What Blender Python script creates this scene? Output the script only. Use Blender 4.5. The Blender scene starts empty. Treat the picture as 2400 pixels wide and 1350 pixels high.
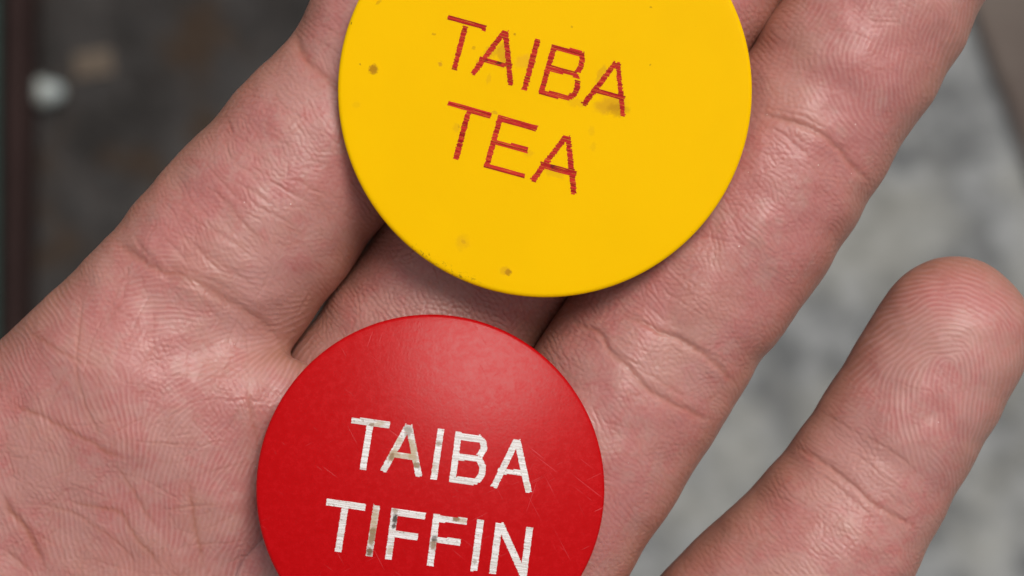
import bpy, math, random
import numpy as np
from mathutils import Vector

random.seed(4); RNG = np.random.default_rng(11)

# ------------------------------------------------------------------ camera, sky, sun, exposure
# the hand lies level at HAND_Z; hand coordinates are millimetres: x right, y up the picture, z towards the sky
HAND_Z = 1.00            # metres above the ground
CAM_D = 260.0            # mm from the camera to the hand's reference plane
PXMM = 25.0              # photograph pixels per millimetre on that plane
scene = bpy.context.scene
cam_data = bpy.data.cameras.new('camera')
cam = bpy.data.objects.new('camera', cam_data)
scene.collection.objects.link(cam)
cam.location = (0, 0, HAND_Z + CAM_D / 1000)
cam.rotation_euler = (0, 0, 0)
cam_data.sensor_width = 36.0
cam_data.lens = 36.0 * CAM_D / 96.0
cam_data.clip_start = 0.01
cam_data.clip_end = 50.0
cam_data.dof.use_dof = True
cam_data.dof.focus_distance = (CAM_D + 0.5) / 1000
cam_data.dof.aperture_fstop = cam_data.lens / 3.0
cam_data.dof.aperture_blades = 0
scene.camera = cam

SUN_ZEN, SUN_AZ = math.radians(30), math.radians(60)      # from straight up; from +x towards +y
world = bpy.data.worlds.new('World'); scene.world = world; world.use_nodes = True
wn, wl = world.node_tree.nodes, world.node_tree.links
wn.clear()
sky = wn.new('ShaderNodeTexSky'); sky.sky_type = 'NISHITA'; sky.sun_disc = False
sky.sun_elevation = math.pi / 2 - SUN_ZEN
sky.sun_rotation = math.pi / 2 - SUN_AZ
sky.air_density = 1.0; sky.dust_density = 4.0
hsv = wn.new('ShaderNodeHueSaturation'); hsv.inputs['Saturation'].default_value = 0.22   # thin overcast: nearly neutral
bg = wn.new('ShaderNodeBackground'); bg.inputs['Strength'].default_value = 0.085
wo = wn.new('ShaderNodeOutputWorld')
wl.new(sky.outputs[0], hsv.inputs['Color']); wl.new(hsv.outputs[0], bg.inputs['Color']); wl.new(bg.outputs[0], wo.inputs[0])
sun_data = bpy.data.lights.new('sun', 'SUN'); sun_data.energy = 1.45; sun_data.angle = math.radians(24)
sun_data.color = (1.0, 0.965, 0.91)
sun = bpy.data.objects.new('sun', sun_data); scene.collection.objects.link(sun)
sdir = Vector((math.sin(SUN_ZEN) * math.cos(SUN_AZ), math.sin(SUN_ZEN) * math.sin(SUN_AZ), math.cos(SUN_ZEN)))
sun.rotation_euler = sdir.to_track_quat('Z', 'Y').to_euler()
scene.view_settings.view_transform = 'Standard'
scene.view_settings.look = 'None'
scene.view_settings.exposure = 0.35
scene.view_settings.gamma = 1.0
scene.view_settings.use_curve_mapping = False

# ------------------------------------------------------------------ helpers
def mm(px, py, z=0.0):
    """photograph pixel -> hand millimetres at height z"""
    s = (CAM_D - z) / CAM_D / PXMM
    return np.array([(px - 1200.0) * s, (675.0 - py) * s, z])

def tag(o, label=None, cat=None, group=None, kind=None):
    if label: o['label'] = label
    if cat: o['category'] = cat
    if group: o['group'] = group
    if kind: o['kind'] = kind
    return o

def link(name, me, mat=None, parent=None, loc=None):
    o = bpy.data.objects.new(name, me)
    scene.collection.objects.link(o)
    if mat: me.materials.append(mat)
    if parent: o.parent = parent
    if loc is not None: o.location = loc
    return o

def np_mesh(name, V, F, smooth=True):
    me = bpy.data.meshes.new(name)
    F = np.asarray(F, dtype=np.int32); n = F.shape[1]
    me.vertices.add(len(V)); me.vertices.foreach_set('co', np.asarray(V, dtype=np.float32).ravel())
    me.loops.add(F.size); me.loops.foreach_set('vertex_index', F.ravel())
    me.polygons.add(len(F))
    me.polygons.foreach_set('loop_start', np.arange(0, F.size, n, dtype=np.int32))
    me.polygons.foreach_set('loop_total', np.full(len(F), n, dtype=np.int32))
    me.polygons.foreach_set('use_smooth', np.full(len(F), smooth, dtype=bool))
    me.update(calc_edges=True)
    return me

def attr(me, name, vals):
    a = me.attributes.new(name, 'FLOAT', 'POINT')
    a.data.foreach_set('value', np.asarray(vals, dtype=np.float32))

class NT:
    """small node-tree builder"""
    def __init__(self, name):
        self.mat = bpy.data.materials.new(name); self.mat.use_nodes = True
        self.t = self.mat.node_tree; self.t.nodes.clear()
        self.out = self.t.nodes.new('ShaderNodeOutputMaterial')
        self.p = self.t.nodes.new('ShaderNodeBsdfPrincipled')
        self.t.links.new(self.p.outputs[0], self.out.inputs[0])
    def n(self, kind, **kw):
        nd = self.t.nodes.new(kind)
        for k, v in kw.items():
            if k in nd.inputs: self.put(nd.inputs[k], v)
            else: setattr(nd, k, v)
        return nd
    def put(self, sock, v):
        if isinstance(v, bpy.types.NodeSocket): self.t.links.new(v, sock)
        else: sock.default_value = v
    def set(self, **kw):
        for k, v in kw.items(): self.put(self.p.inputs[k.replace('_', ' ')], v)
    def math(self, op, a, b=0.0, c=0.0, clamp=False):
        nd = self.t.nodes.new('ShaderNodeMath'); nd.operation = op; nd.use_clamp = clamp
        for i, v in enumerate((a, b, c)): self.put(nd.inputs[i], v)
        return nd.outputs[0]
    def ramp(self, v, lo, hi, a=0.0, b=1.0, smooth=True):
        nd = self.t.nodes.new('ShaderNodeMapRange')
        nd.interpolation_type = 'SMOOTHSTEP' if smooth else 'LINEAR'
        for i, x in enumerate((v, lo, hi, a, b)): self.put(nd.inputs[i], x)
        return nd.outputs[0]
    def mix(self, f, a, b, blend='MIX'):
        nd = self.t.nodes.new('ShaderNodeMix'); nd.data_type = 'RGBA'; nd.blend_type = blend
        self.put(nd.inputs[0], f); self.put(nd.inputs[6], a); self.put(nd.inputs[7], b)
        return nd.outputs[2]
    def coord(self, scale=1000.0):
        """object coordinates in millimetres"""
        tc = self.t.nodes.new('ShaderNodeTexCoord')
        vm = self.t.nodes.new('ShaderNodeVectorMath'); vm.operation = 'SCALE'
        self.t.links.new(tc.outputs['Object'], vm.inputs[0]); vm.inputs['Scale'].default_value = scale
        return vm.outputs[0]
    def noise(self, vec, scale, detail=3.0, rough=0.55, dist=0.0):
        nd = self.n('ShaderNodeTexNoise', Vector=vec, Scale=scale, Detail=detail, Roughness=rough, Distortion=dist)
        return nd.outputs[0]
    def bump(self, h, strength, dist, normal=None):
        nd = self.n('ShaderNodeBump', Strength=strength, Distance=dist, Height=h)
        if normal is not None: self.put(nd.inputs['Normal'], normal)
        return nd.outputs[0]
    def attr(self, name):
        nd = self.t.nodes.new('ShaderNodeAttribute'); nd.attribute_name = name
        return nd.outputs['Fac']

def lin(r, g, b):
    f = lambda c: c / 12.92 if c <= 0.04045 else ((c + 0.055) / 1.055) ** 2.4
    return (f(r / 255), f(g / 255), f(b / 255), 1.0)

# ------------------------------------------------------------------ ground far below the hand
GS = (CAM_D + HAND_Z * 1000) / CAM_D / PXMM / 1000      # metres on the ground per photograph pixel
def gnd(px, py, z=0.0):
    s = (CAM_D / 1000 + HAND_Z - z) / (CAM_D / 1000) / PXMM / 1000
    return ((px - 1200) * s, (675 - py) * s, z)

def prism(name, pts, z0, z1, mat, parent=None, bevel=0.0):
    """closed upright prism over a ground polygon (counter-clockwise)"""
    n = len(pts)
    V = [(x, y, z0) for x, y in pts] + [(x, y, z1) for x, y in pts]
    F = [tuple(range(n - 1, -1, -1)), tuple(range(n, 2 * n))]
    F += [(i, (i + 1) % n, n + (i + 1) % n, n + i) for i in range(n)]
    me = bpy.data.meshes.new(name); me.from_pydata(V, [], F); me.update()
    o = link(name, me, mat, parent)
    if bevel:
        m = o.modifiers.new('bevel', 'BEVEL'); m.width = bevel; m.segments = 2
    return o

m = NT('dark_ground'); c = m.coord(1.0)
n1 = m.noise(c, 22.0, 4); n2 = m.noise(c, 70.0, 4, 0.6); n3 = m.noise(c, 30.0, 3)
col = m.mix(m.ramp(n1, 0.35, 0.65), (0.022, 0.0195, 0.0180, 1), (0.049, 0.0440, 0.0415, 1))
col = m.mix(m.ramp(n3, 0.50, 0.64, 0, 0.85), col, (0.042, 0.026, 0.016, 1))
col = m.mix(m.ramp(n2, 0.5, 0.72, 0, 0.6), col, (0.045, 0.043, 0.042, 1))
m.set(Base_Color=col, Roughness=0.85, Specular_IOR_Level=0.15, Normal=m.bump(n2, 0.6, 0.01))
MAT_DARK = m.mat
m = NT('grey_concrete'); c = m.coord(1.0)
n1 = m.noise(c, 48.0, 4, 0.6); n2 = m.noise(c, 130.0, 4, 0.65); n3 = m.noise(c, 14.0, 3)
col = m.mix(m.ramp(n1, 0.32, 0.68), (0.100, 0.102, 0.101, 1), (0.265, 0.268, 0.263, 1))
col = m.mix(m.ramp(n2, 0.55, 0.72, 0, 0.7), col, (0.12, 0.12, 0.12, 1))
col = m.mix(m.ramp(n3, 0.5, 0.7, 0, 0.5), col, (0.30, 0.29, 0.25, 1))
m.set(Base_Color=col, Roughness=0.8, Normal=m.bump(n2, 0.5, 0.006))
MAT_CONC = m.mat

GX = 4.0
me = bpy.data.meshes.new('ground')
N = 40
V = [(-GX + 2 * GX * i / N, -GX + 2 * GX * j / N, 0.0) for j in range(N + 1) for i in range(N + 1)]
F = [(j * (N + 1) + i, j * (N + 1) + i + 1, (j + 1) * (N + 1) + i + 1, (j + 1) * (N + 1) + i) for j in range(N) for i in range(N)]
me.from_pydata(V, [], F)
ground = tag(link('ground', me, MAT_DARK), kind='structure')
ground['label'] = 'dark grey brown asphalt ground far below the hand'
a = gnd(1330, -200); b = gnd(700, 1560)
d = np.array(b[:2]) - np.array(a[:2]); d /= np.linalg.norm(d)
p0 = np.array(a[:2]) - d * 3.0; p1 = np.array(b[:2]) + d * 3.0
prism_pts = [tuple(p0), tuple(p1), (GX - .05, p1[1]), (GX - .05, p0[1])]
slab = tag(prism('concrete_pavement', prism_pts, 0.004, 0.05, MAT_CONC, bevel=0.006), kind='structure')
slab['label'] = 'pale grey mottled concrete pavement below the fingers'

# reddish brown bar with a green painted strip beyond it, at the left
m = NT('brown_paint'); c = m.coord(1.0); n = m.noise(c, 30, 4)
m.set(Base_Color=m.mix(n, (0.016, 0.0085, 0.0075, 1), (0.034, 0.019, 0.017, 1)), Specular_IOR_Level=0.08, Roughness=0.7, Normal=m.bump(n, 0.3, 0.002))
MAT_BROWN = m.mat
m = NT('green_paint'); c = m.coord(1.0); n = m.noise(c, 25, 4)
m.set(Base_Color=m.mix(n, (0.024, 0.048, 0.042, 1), (0.06, 0.10, 0.088, 1)), Specular_IOR_Level=0.1, Roughness=0.7)
MAT_GREEN = m.mat
def quad_px(pts, z): return [gnd(x, y, z)[:2] for x, y in pts]
bar = prism('painted_bar', quad_px([(-2, 2600), (28, 2600), (88, -1200), (12, -1200)], 0.03)[0:4], 0.001, 0.03, MAT_BROWN, bevel=0.002)
tag(bar, 'dark reddish brown painted bar lying along the left edge, out of focus', 'bar')
strip = prism('green_board', quad_px([(-320, 2600), (-16, 2600), (-4, -1200), (-320, -1200)], 0.02)[0:4], 0.001, 0.02, MAT_GREEN, bevel=0.002)
tag(strip, 'dull green board beyond the brown bar at the far left', 'board')
# brown board at the upper right, lying on the concrete
m = NT('brown_board'); c = m.coord(1.0); n = m.noise(c, 18, 4); n2 = m.noise(c, 60, 3)
col = m.mix(m.ramp(n, 0.3, 0.7), (0.062, 0.040, 0.030, 1), (0.118, 0.090, 0.072, 1))
m.set(Base_Color=m.mix(m.ramp(n2, 0.6, 0.75, 0, .5), col, (0.20, 0.17, 0.13, 1)), Roughness=0.7)
MAT_BOARD = m.mat
board = prism('wooden_board', [p[:2] for p in (gnd(2268, 0, .058), gnd(2430, 430, .058), gnd(2900, 1500, .058), gnd(3500, 1300, .058), gnd(3050, -900, .058), gnd(1950, -900, .058))], 0.051, 0.058, MAT_BOARD, bevel=0.003)
tag(board, 'brown wooden board on the concrete at the upper right corner, blurred', 'board')

# ------------------------------------------------------------------ the hand: distance field of joints and pads
def node(px, py, z, half_px):
    p = mm(px, py, z)
    return p, half_px / PXMM * (CAM_D - z) / CAM_D + 0.05

def cone(P, a, b, ra, rb):
    ba = b - a; pa = P - a
    h = np.clip((pa @ ba) / max(ba @ ba, 1e-9), 0, 1)
    q = pa - h[:, None] * ba
    return np.sqrt(np.einsum('ij,ij->i', q, q)) - (ra + (rb - ra) * h)

def smin(a, b, k):
    h = np.maximum(k - np.abs(a - b), 0) / k
    return np.minimum(a, b) - h * h * k * 0.25

FING = {
 'index':  [(330, 850, -9.6, 238), (510, 633, -9.4, 243), (731, 365, -9.2, 225), (843, 232, -9.4, 209), (925, 85, -9.8, 204), (1055, -170, -10.0, 190), (1120, -290, -10, 178), (1190, -425, -10, 160)],
 'middle': [(640, 1270, -12.5, 240), (800, 1048, -13.2, 226), (970, 818, -13.6, 227), (1124, 600, -13.0, 231), (1318, 338, -11.4, 230), (1560, 16, -11.4, 218), (1662, -118, -11.4, 206), (1840, -390, -11, 158)],
 'ring':   [(1090, 1500, -12, 245), (1275, 1218, -10.4, 233), (1470, 912, -9.8, 230), (1560, 770, -9.8, 222), (1740, 530, -9.6, 219), (1886, 306, -9.4, 210), (2080, 0, -9.2, 202), (2190, -190, -9.6, 180), (2225, -255, -9.8, 165)],
 'pinky':  [(1480, 1830, -14, 238), (1660, 1590, -13.5, 236), (1800, 1435, -12.4, 235), (1894, 1334, -11.6, 222), (2028, 1134, -11.0, 192), (2172, 898, -10.4, 184), (2236, 778, -10.4, 176)],
 'thumb':  [(-330, 2050, -12, 340), (-700, 1500, -9, 270), (-880, 1120, -4, 240), (-930, 850, -1, 230), (-900, 620, 1, 190)],
}
PALM = [  # metacarpals and the pads over them; the web between index and middle finger first
 ((590, 925, -3.4, 92), (790, 962, -4.6, 88)),
 ((305, 895, -9.8, 276), (-110, 1330, -19.5, 330)), ((500, 1150, -11.4, 268), (130, 1760, -21, 330)),
 ((930, 1500, -13.0, 270), (480, 2010, -14, 330)), ((1400, 1830, -14.0, 250), (850, 2250, -14, 330)),
 ((-110, 1330, -19.5, 330), (-150, 2000, -15, 380)), ((130, 1760, -21, 330), (-250, 2350, -15, 380)),
 ((480, 2010, -14, 330), (50, 2550, -14, 400)), ((850, 2250, -14, 330), (250, 2700, -14, 400)),
 ((-150, 2000, -13, 380), (-330, 2050, -12, 340)), ((-100, 2500, -14, 420), (-700, 3300, -16, 470)), ((150, 2700, -14, 400), (-450, 3450, -16, 450)),
]
# fleshy pads on the palm side of each phalanx: finger, from, to (photo px), lift above the axis, radius px
PADS = [
 ('index', (560, 570), (760, 330), -7.6, 178), ('index', (905, 110), (1000, -60), -8.4, 165),
 ('middle', (900, 910), (1180, 530), -11.6, 170), ('middle', (1400, 220), (1560, 10), -9.4, 160),
 ('ring', (1310, 1160), (1450, 945), -8.2, 180), ('ring', (1640, 670), (1830, 400), -7.8, 176), ('ring', (1990, 140), (2110, -60), -7.6, 160),
 ('pinky', (1830, 1400), (1950, 1255), -10.2, 176), ('pinky', (2130, 960), (2225, 800), -8.8, 146),
]
def spline(v):
    """one extra joint between each pair, on a smooth curve through all of them"""
    out = []
    for i in range(len(v) - 1):
        p0, p1, p2, p3 = (np.array(v[min(max(k, 0), len(v) - 1)], dtype=float) for k in (i - 1, i, i + 1, i + 2))
        out += [tuple(p1), tuple((-p0 + 9 * p1 + 9 * p2 - p3) / 16)]
    return out + [v[-1]]
FN = {k: [node(*q) for q in (spline(v) if k != 'thumb' else v)] for k, v in FING.items()}
PN = [(node(*a), node(*b)) for a, b in PALM]
PD = [(f, node(*a, z, r), node(*b, z, r)) for f, a, b, z, r in PADS]

def _box(prims, pad):
    A = np.array([p - r for p, r in prims]).min(0) - pad; B = np.array([p + r for p, r in prims]).max(0) + pad
    return A, B
PALM_BOX = _box([q for pr in PN for q in pr], 9.0)
FING_BOX = {f: _box(v, 6.0) for f, v in FN.items()}
def inbox(P, bx): return np.flatnonzero(((P > bx[0]) & (P < bx[1])).all(1))

WHICH = ['index', 'ring', 'pinky', 'thumb']      # the middle finger lies lower, as its own fold of the skin
def sdf(P):
    if WHICH == ['middle']:
        nodes = FN['middle']; d = None
        for (a, ra), (b, rb) in zip(nodes[:-1], nodes[1:]):
            e = cone(P, a, b, ra, rb)
            d = e if d is None else smin(d, e, 0.8)
        for g, (a, ra), (b, rb) in PD:
            if g == 'middle': d = smin(d, cone(P, a, b, ra, rb), 2.2)
        return d
    total = np.full(len(P), 7.0)
    palm = np.full(len(P), 9.0)
    ip = inbox(P, PALM_BOX); Q = P[ip]
    if len(ip):
        pl = None
        for (a, ra), (b, rb) in PN:
            d = cone(Q, a, b, ra, rb)
            pl = d if pl is None else smin(pl, d, 8.0)
        palm[ip] = pl
    total = np.minimum(total, palm)
    for f in WHICH:
        nodes = FN[f]
        ix = inbox(P, FING_BOX[f])
        if not len(ix): continue
        Q = P[ix]; d = None
        for (a, ra), (b, rb) in zip(nodes[:-1], nodes[1:]):
            e = cone(Q, a, b, ra, rb)
            d = e if d is None else smin(d, e, 0.8)
        for g, (a, ra), (b, rb) in PD:
            if g == f: d = smin(d, cone(Q, a, b, ra, rb), 2.2)
        d = smin(d, palm[ix], {'thumb': 14.0, 'index': 2.2}.get(f, 4.5))
        total[ix] = np.minimum(total[ix], d)
    return total

TET = np.array([[1, 1, 1], [1, -1, -1], [-1, 1, -1], [-1, -1, 1]], dtype=float)
def grad(P, e=0.04):
    g = np.zeros_like(P)
    for k in TET: g += sdf(P + k * e)[:, None] * k
    return g / np.maximum(np.linalg.norm(g, axis=1, keepdims=True), 1e-9)

def surface_nets(lo, hi, h):
    ns = [int(math.ceil((b - a) / h)) + 1 for a, b in zip(lo, hi)]
    ax = [lo[i] + h * np.arange(ns[i]) for i in range(3)]
    X, Y, Z = np.meshgrid(*ax, indexing='ij')
    D = sdf(np.stack([X.ravel(), Y.ravel(), Z.ravel()], 1)).reshape(ns)
    S = D < 0
    cnt = np.zeros([n - 1 for n in ns], dtype=np.int32)
    acc = np.zeros([n - 1 for n in ns] + [3]); num = np.zeros([n - 1 for n in ns])
    cs = [(i, j, k) for i in (0, 1) for j in (0, 1) for k in (0, 1)]
    sl = lambda A, c: A[c[0]:ns[0] - 1 + c[0], c[1]:ns[1] - 1 + c[1], c[2]:ns[2] - 1 + c[2]]
    for c in cs: cnt += sl(S, c)
    act = (cnt > 0) & (cnt < 8)
    for c in cs:
        for axis in range(3):
            if c[axis]: continue
            d = list(c); d[axis] = 1
            A, B = sl(D, c), sl(D, d)
            cr = (A < 0) != (B < 0)
            t = np.where(cr, A / np.where(cr, A - B, 1), 0)
            for q in range(3):
                acc[..., q] += np.where(cr, c[q] + (t if q == axis else 0), 0)
            num += cr
    idx = -np.ones(act.shape, dtype=np.int64); idx[act] = np.arange(act.sum())
    ii = np.argwhere(act)
    V = (ii + acc[act] / num[act][:, None]) * h + np.array(lo)
    quads = []
    for axis in range(3):
        u, v = [(1, 2), (2, 0), (0, 1)][axis]
        A = S; sh = [slice(None)] * 3; s2 = [slice(None)] * 3
        sh[axis] = slice(0, -1); s2[axis] = slice(1, None)
        a, b = A[tuple(sh)], A[tuple(s2)]
        for flip, mask in ((0, a & ~b), (1, ~a & b)):
            e = np.argwhere(mask)
            ok = (e[:, u] > 0) & (e[:, v] > 0) & (e[:, u] < ns[u] - 1) & (e[:, v] < ns[v] - 1)
            e = e[ok]
            def cell(du, dv):
                f = e.copy(); f[:, u] += du; f[:, v] += dv
                return idx[f[:, 0], f[:, 1], f[:, 2]]
            q = np.stack([cell(-1, -1), cell(0, -1), cell(0, 0), cell(-1, 0)], 1)
            quads.append(q[:, ::-1] if flip else q)
    Q = np.concatenate(quads)
    Q = Q[(Q >= 0).all(1)]
    return V, np.concatenate([Q[:, [0, 1, 2]], Q[:, [0, 2, 3]]])

def project(P, it=1):
    for _ in range(it):
        g = grad(P); P = P - np.clip(sdf(P), -1, 1)[:, None] * g
    return P, g

# tokens: centre px, radius px, height of the underside
TOK = {'yellow': dict(c=(1277, 212), r=485, z=0.1, t=2.1), 'red': dict(c=(1013.5, 1142.5), r=409, z=0.7, t=3.4, rim=1.6, tilt=(math.radians(-3.4), math.radians(3.8), 0))}
def tok_geo(k):
    T = TOK[k]; top = T['z'] + T['t']
    top -= T.get('rim', 0.6)
    c = mm(*T['c'], top); r = T['r'] / PXMM * (CAM_D - top) / CAM_D
    return c, r

def refine(V, F, N_, fine, levels):
    for lv in range(levels):
        E = np.sort(np.concatenate([F[:, [0, 1]], F[:, [1, 2]], F[:, [2, 0]]]), 1)
        key = E[:, 0].astype(np.int64) * len(V) + E[:, 1]
        uk, inv = np.unique(key, return_inverse=True)
        a, b = uk // len(V), uk % len(V)
        M = (V[a] + V[b]) / 2; L = np.linalg.norm(V[a] - V[b], axis=1)
        nz = (N_[a, 2] + N_[b, 2]) / 2
        mark = L > fine(M, nz)
        new = -np.ones(len(uk), dtype=np.int64); new[mark] = len(V) + np.arange(mark.sum())
        P, G = project(M[mark]); V = np.concatenate([V, P]); N_ = np.concatenate([N_, G])
        m_ = new[inv].reshape(3, -1).T            # midpoints of edges 01, 12, 20
        k = (m_ >= 0); c = k.sum(1)
        out = [F[c == 0]]
        f, q = F[c == 3], m_[c == 3]
        out += [np.stack([f[:, 0], q[:, 0], q[:, 2]], 1), np.stack([f[:, 1], q[:, 1], q[:, 0]], 1), np.stack([f[:, 2], q[:, 2], q[:, 1]], 1), q]
        for r in range(3):
            o = [r, (r + 1) % 3, (r + 2) % 3]
            s = (c == 1) & k[:, r]
            f, q = F[s][:, o], m_[s][:, r]
            out += [np.stack([f[:, 0], q, f[:, 2]], 1), np.stack([q, f[:, 1], f[:, 2]], 1)]
            s = (c == 2) & ~k[:, (r + 2) % 3]
            f, q0, q1 = F[s][:, o], m_[s][:, r], m_[s][:, (r + 1) % 3]
            out += [np.stack([q0, f[:, 1], q1], 1), np.stack([f[:, 0], q0, q1], 1), np.stack([f[:, 0], q1, f[:, 2]], 1)]
        F = np.concatenate(out)
    return V, F, N_

cy, ry = tok_geo('yellow'); cr_, rr = tok_geo('red')
EDGE = 0.165
def fine(M, nz):
    z = M[:, 2]; s = (CAM_D - z) / CAM_D
    inside = (np.abs(M[:, 0]) < 49 * s) & (np.abs(M[:, 1]) < 28 * s) & (nz > -0.12)
    hid = (np.hypot(M[:, 0] - cy[0], M[:, 1] - cy[1]) < ry - 2.5) | (np.hypot(M[:, 0] - cr_[0], M[:, 1] - cr_[1]) < rr - 2.5)
    t = np.where(inside & ~hid, EDGE, 1.6)
    return np.where(inside & ~hid & (nz < 0.25), 0.3, t)
def skin(lo, hi):
    V, F = surface_nets(lo, hi, 1.2)
    V, N0 = project(V, 3)
    return refine(V, F, N0, fine, 4)
V, F, NRM = skin((-95, -128, -42), (52, 56, 14))
WHICH = ['middle']
V2, F2, N2 = skin((-40, -45, -36), (46, 60, 6))
F = np.concatenate([F, F2 + len(V)]); V = np.concatenate([V, V2]); NRM = np.concatenate([NRM, N2])

# ------------------------------------------------------------------ skin relief, laid out over the palm in millimetres
GH = 0.08; GX0, GY0 = -56.0, -34.0; GW, GHh = 1400, 850
gx = GX0 + GH * np.arange(GW); gy = GY0 + GH * np.arange(GHh)
MX, MY = np.meshgrid(gx, gy)                                  # [row = y, col = x]
KX = np.fft.rfftfreq(GW, GH)[None, :]; KY = np.fft.fftfreq(GHh, GH)[:, None]
def blur_noise(wl, seed):
    f = np.random.default_rng(seed).standard_normal((GHh, GW))
    g = np.fft.irfft2(np.fft.rfft2(f) * np.exp(-((KX ** 2 + KY ** 2) * wl * wl * 1.2)), s=(GHh, GW))
    return g / g.std()
def oriented(theta, T, iters, seed, sig, nb=12, gain=1.4):
    """ridges along the angle field theta, grown from noise by oriented band-pass filters"""
    f = np.random.default_rng(seed).standard_normal((GHh, GW))
    u = np.mod(theta, math.pi) / math.pi * nb
    b0 = np.floor(u).astype(int) % nb; w1 = u - np.floor(u); b1 = (b0 + 1) % nb
    for _ in range(iters):
        Ff = np.fft.rfft2(f); acc = np.zeros_like(f)
        for b in range(nb):
            w = np.where(b0 == b, 1 - w1, 0) + np.where(b1 == b, w1, 0)
            if not w.any(): continue
            a = b * math.pi / nb + math.pi / 2
            kx, ky = math.cos(a) / T, math.sin(a) / T
            K = np.exp(-2 * (math.pi * sig) ** 2 * ((KX - kx) ** 2 + (KY - ky) ** 2)) + np.exp(-2 * (math.pi * sig) ** 2 * ((KX + kx) ** 2 + (KY + ky) ** 2))
            acc += w * np.fft.irfft2(Ff * K, s=f.shape)
        f = np.tanh(gain * acc / acc.std())
    return f
def field(pts, sig):
    """angle field from (px, py, dx, dy) samples, directions in photo axes"""
    C = np.zeros_like(MX); S = np.zeros_like(MX)
    for x, y, dx, dy in pts:
        p = mm(x, y); a = 2 * math.atan2(-dy, dx)
        w = 1.0 / (((MX - p[0]) ** 2 + (MY - p[1]) ** 2) + sig * sig) ** 1.6
        C += w * math.cos(a); S += w * math.sin(a)
    return np.arctan2(S, C) / 2
def sstep(x, a, b):
    t = np.clip((x - a) / (b - a), 0, 1); return t * t * (3 - 2 * t)
def blob(px, py, rx, ry=None, ang=0.0, soft=0.5):
    p = mm(px, py); ry = ry or rx; a = math.radians(ang)
    dx, dy = MX - p[0], MY - p[1]
    u = (dx * math.cos(a) + dy * math.sin(a)) / (rx / PXMM); v = (-dx * math.sin(a) + dy * math.cos(a)) / (ry / PXMM)
    return 1 - sstep(np.hypot(u, v), 1 - soft, 1 + soft)

def z5(x, y): return x / 2.7, 850 + y / 2.7
def z4(x, y): return x / 1.588, 500 + y / 1.588
def zr(x, y): return 1200 + x / 2.7, 600 + y / 2.7
def zd(x, y): return 1500 + x / 2.25, y / 2.25
def zp(x, y): return 1560 + x / 1.708, 560 + y / 1.708
def zi(x, y): return 450 + x / 2.7, 400 + y / 2.7
def zt(x, y): return x / 2.667, y / 2.667
R = []
for x, y, dx, dy in [(900, 600, .1, -1), (700, 350, .4, 1), (870, 260, .05, 1), (1100, 300, 1, -.85), (1300, 250, 1, -.65), (1450, 450, 1, -1.2), (1200, 560, .35, -1),
    (1550, 700, .5, -1), (1500, 850, .5, -1), (1350, 1000, .35, -1), (1000, 1000, .1, -1), (1000, 800, .12, 1), (500, 700, .2, 1), (250, 700, .25, 1), (450, 400, .35, 1),
    (300, 150, .6, 1), (600, 900, .25, 1), (300, 1100, .2, 1), (600, 1200, .25, 1), (100, 900, .35, 1), (100, 1150, .5, 1), (850, 1250, .1, 1), (1450, 1200, .6, -1), (620, 180, .55, 1)]:
    R.append((*z5(x, y), dx, dy))
for x, y, dx, dy in [(700, 330, 1, .15), (850, 420, 1, -.02), (950, 480, 1, -.35), (800, 530, 1, -.3), (700, 480, 1, -.12), (450, 330, 1, -.3), (380, 480, 1, .5), (550, 400, 1, -.1),
    (600, 620, 1, -.6), (1050, 580, .5, -1), (200, 420, .8, .8), (100, 350, .8, .6), (900, 330, 1, .45), (960, 650, .5, -1)]:
    R.append((*z4(x, y), dx, dy))
for x, y, dx, dy in [(1250, 250, .12, -1), (1400, 250, .05, -1), (1150, 130, .7, -1), (1000, 380, .3, 1), (1000, 200, .55, -1), (1480, 330, .1, -1), (1640, 250, .45, -1), (1680, 80, .35, -1), (1600, 30, .9, .5), (1500, 20, .5, -1), (1200, 480, .2, 1), (1400, 480, .25, 1), (1150, 700, 1, .6), (900, 60, .8, -1)]:
    R.append((*zd(x, y), dx, dy))
core = zp(1145, 580)
for x, y, dx, dy in [(1145, 420, 1, .05), (1160, 300, 1, .1), (1180, 180, 1, .12), (1200, 90, 1, .2), (1000, 300, 1, -.35), (980, 200, 1, -.5), (1330, 250, 1, .7), (1390, 400, .35, 1), (1280, 480, .3, 1), (1230, 580, .05, 1),
    (1000, 450, 1, -.8), (900, 480, 1, -1), (1060, 580, .12, -1), (950, 620, .25, -1), (880, 640, .15, -1), (1140, 700, .1, 1), (1040, 720, .2, 1), (960, 740, .35, 1), (1250, 750, -.15, 1), (1350, 600, -.15, 1), (1330, 800, -.4, 1), (1150, 860, .6, 1), (850, 560, .9, -1), (800, 700, .6, -1)]:
    R.append((*zp(x, y), dx, dy))
TH_R = field(R, 1.6) + 0.10 * blur_noise(3.0, 5)
ridges = oriented(TH_R, 0.49, 4, 21, 0.36, nb=16)
ridges2 = ridges
# where the friction ridges show: palm, ring tip, little finger tip
palm_mask = np.clip(blob(*z5(650, 700), 620, 560, soft=.28) + blob(*z4(800, 460), 330, 150, -28, .35) + blob(330, 780, 250, 190, soft=.4), 0, 1)
ring_mask = np.clip(blob(*zd(1330, 180), 260, 210, 60, .35), 0, 1)
pink_mask = np.clip(blob(*zp(1150, 470), 215, 330, 25, .3), 0, 1)
ridge_amp = palm_mask * (0.75 + 0.25 * np.tanh(blur_noise(5, 31))) + ring_mask + 1.05 * pink_mask
ridge_amp = np.clip(ridge_amp, 0, 1.1) * (0.42 + 0.58 * sstep(blur_noise(3.2, 33), -0.9, 0.7))
ridge_amp *= 1 - 0.35 * ring_mask

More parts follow.
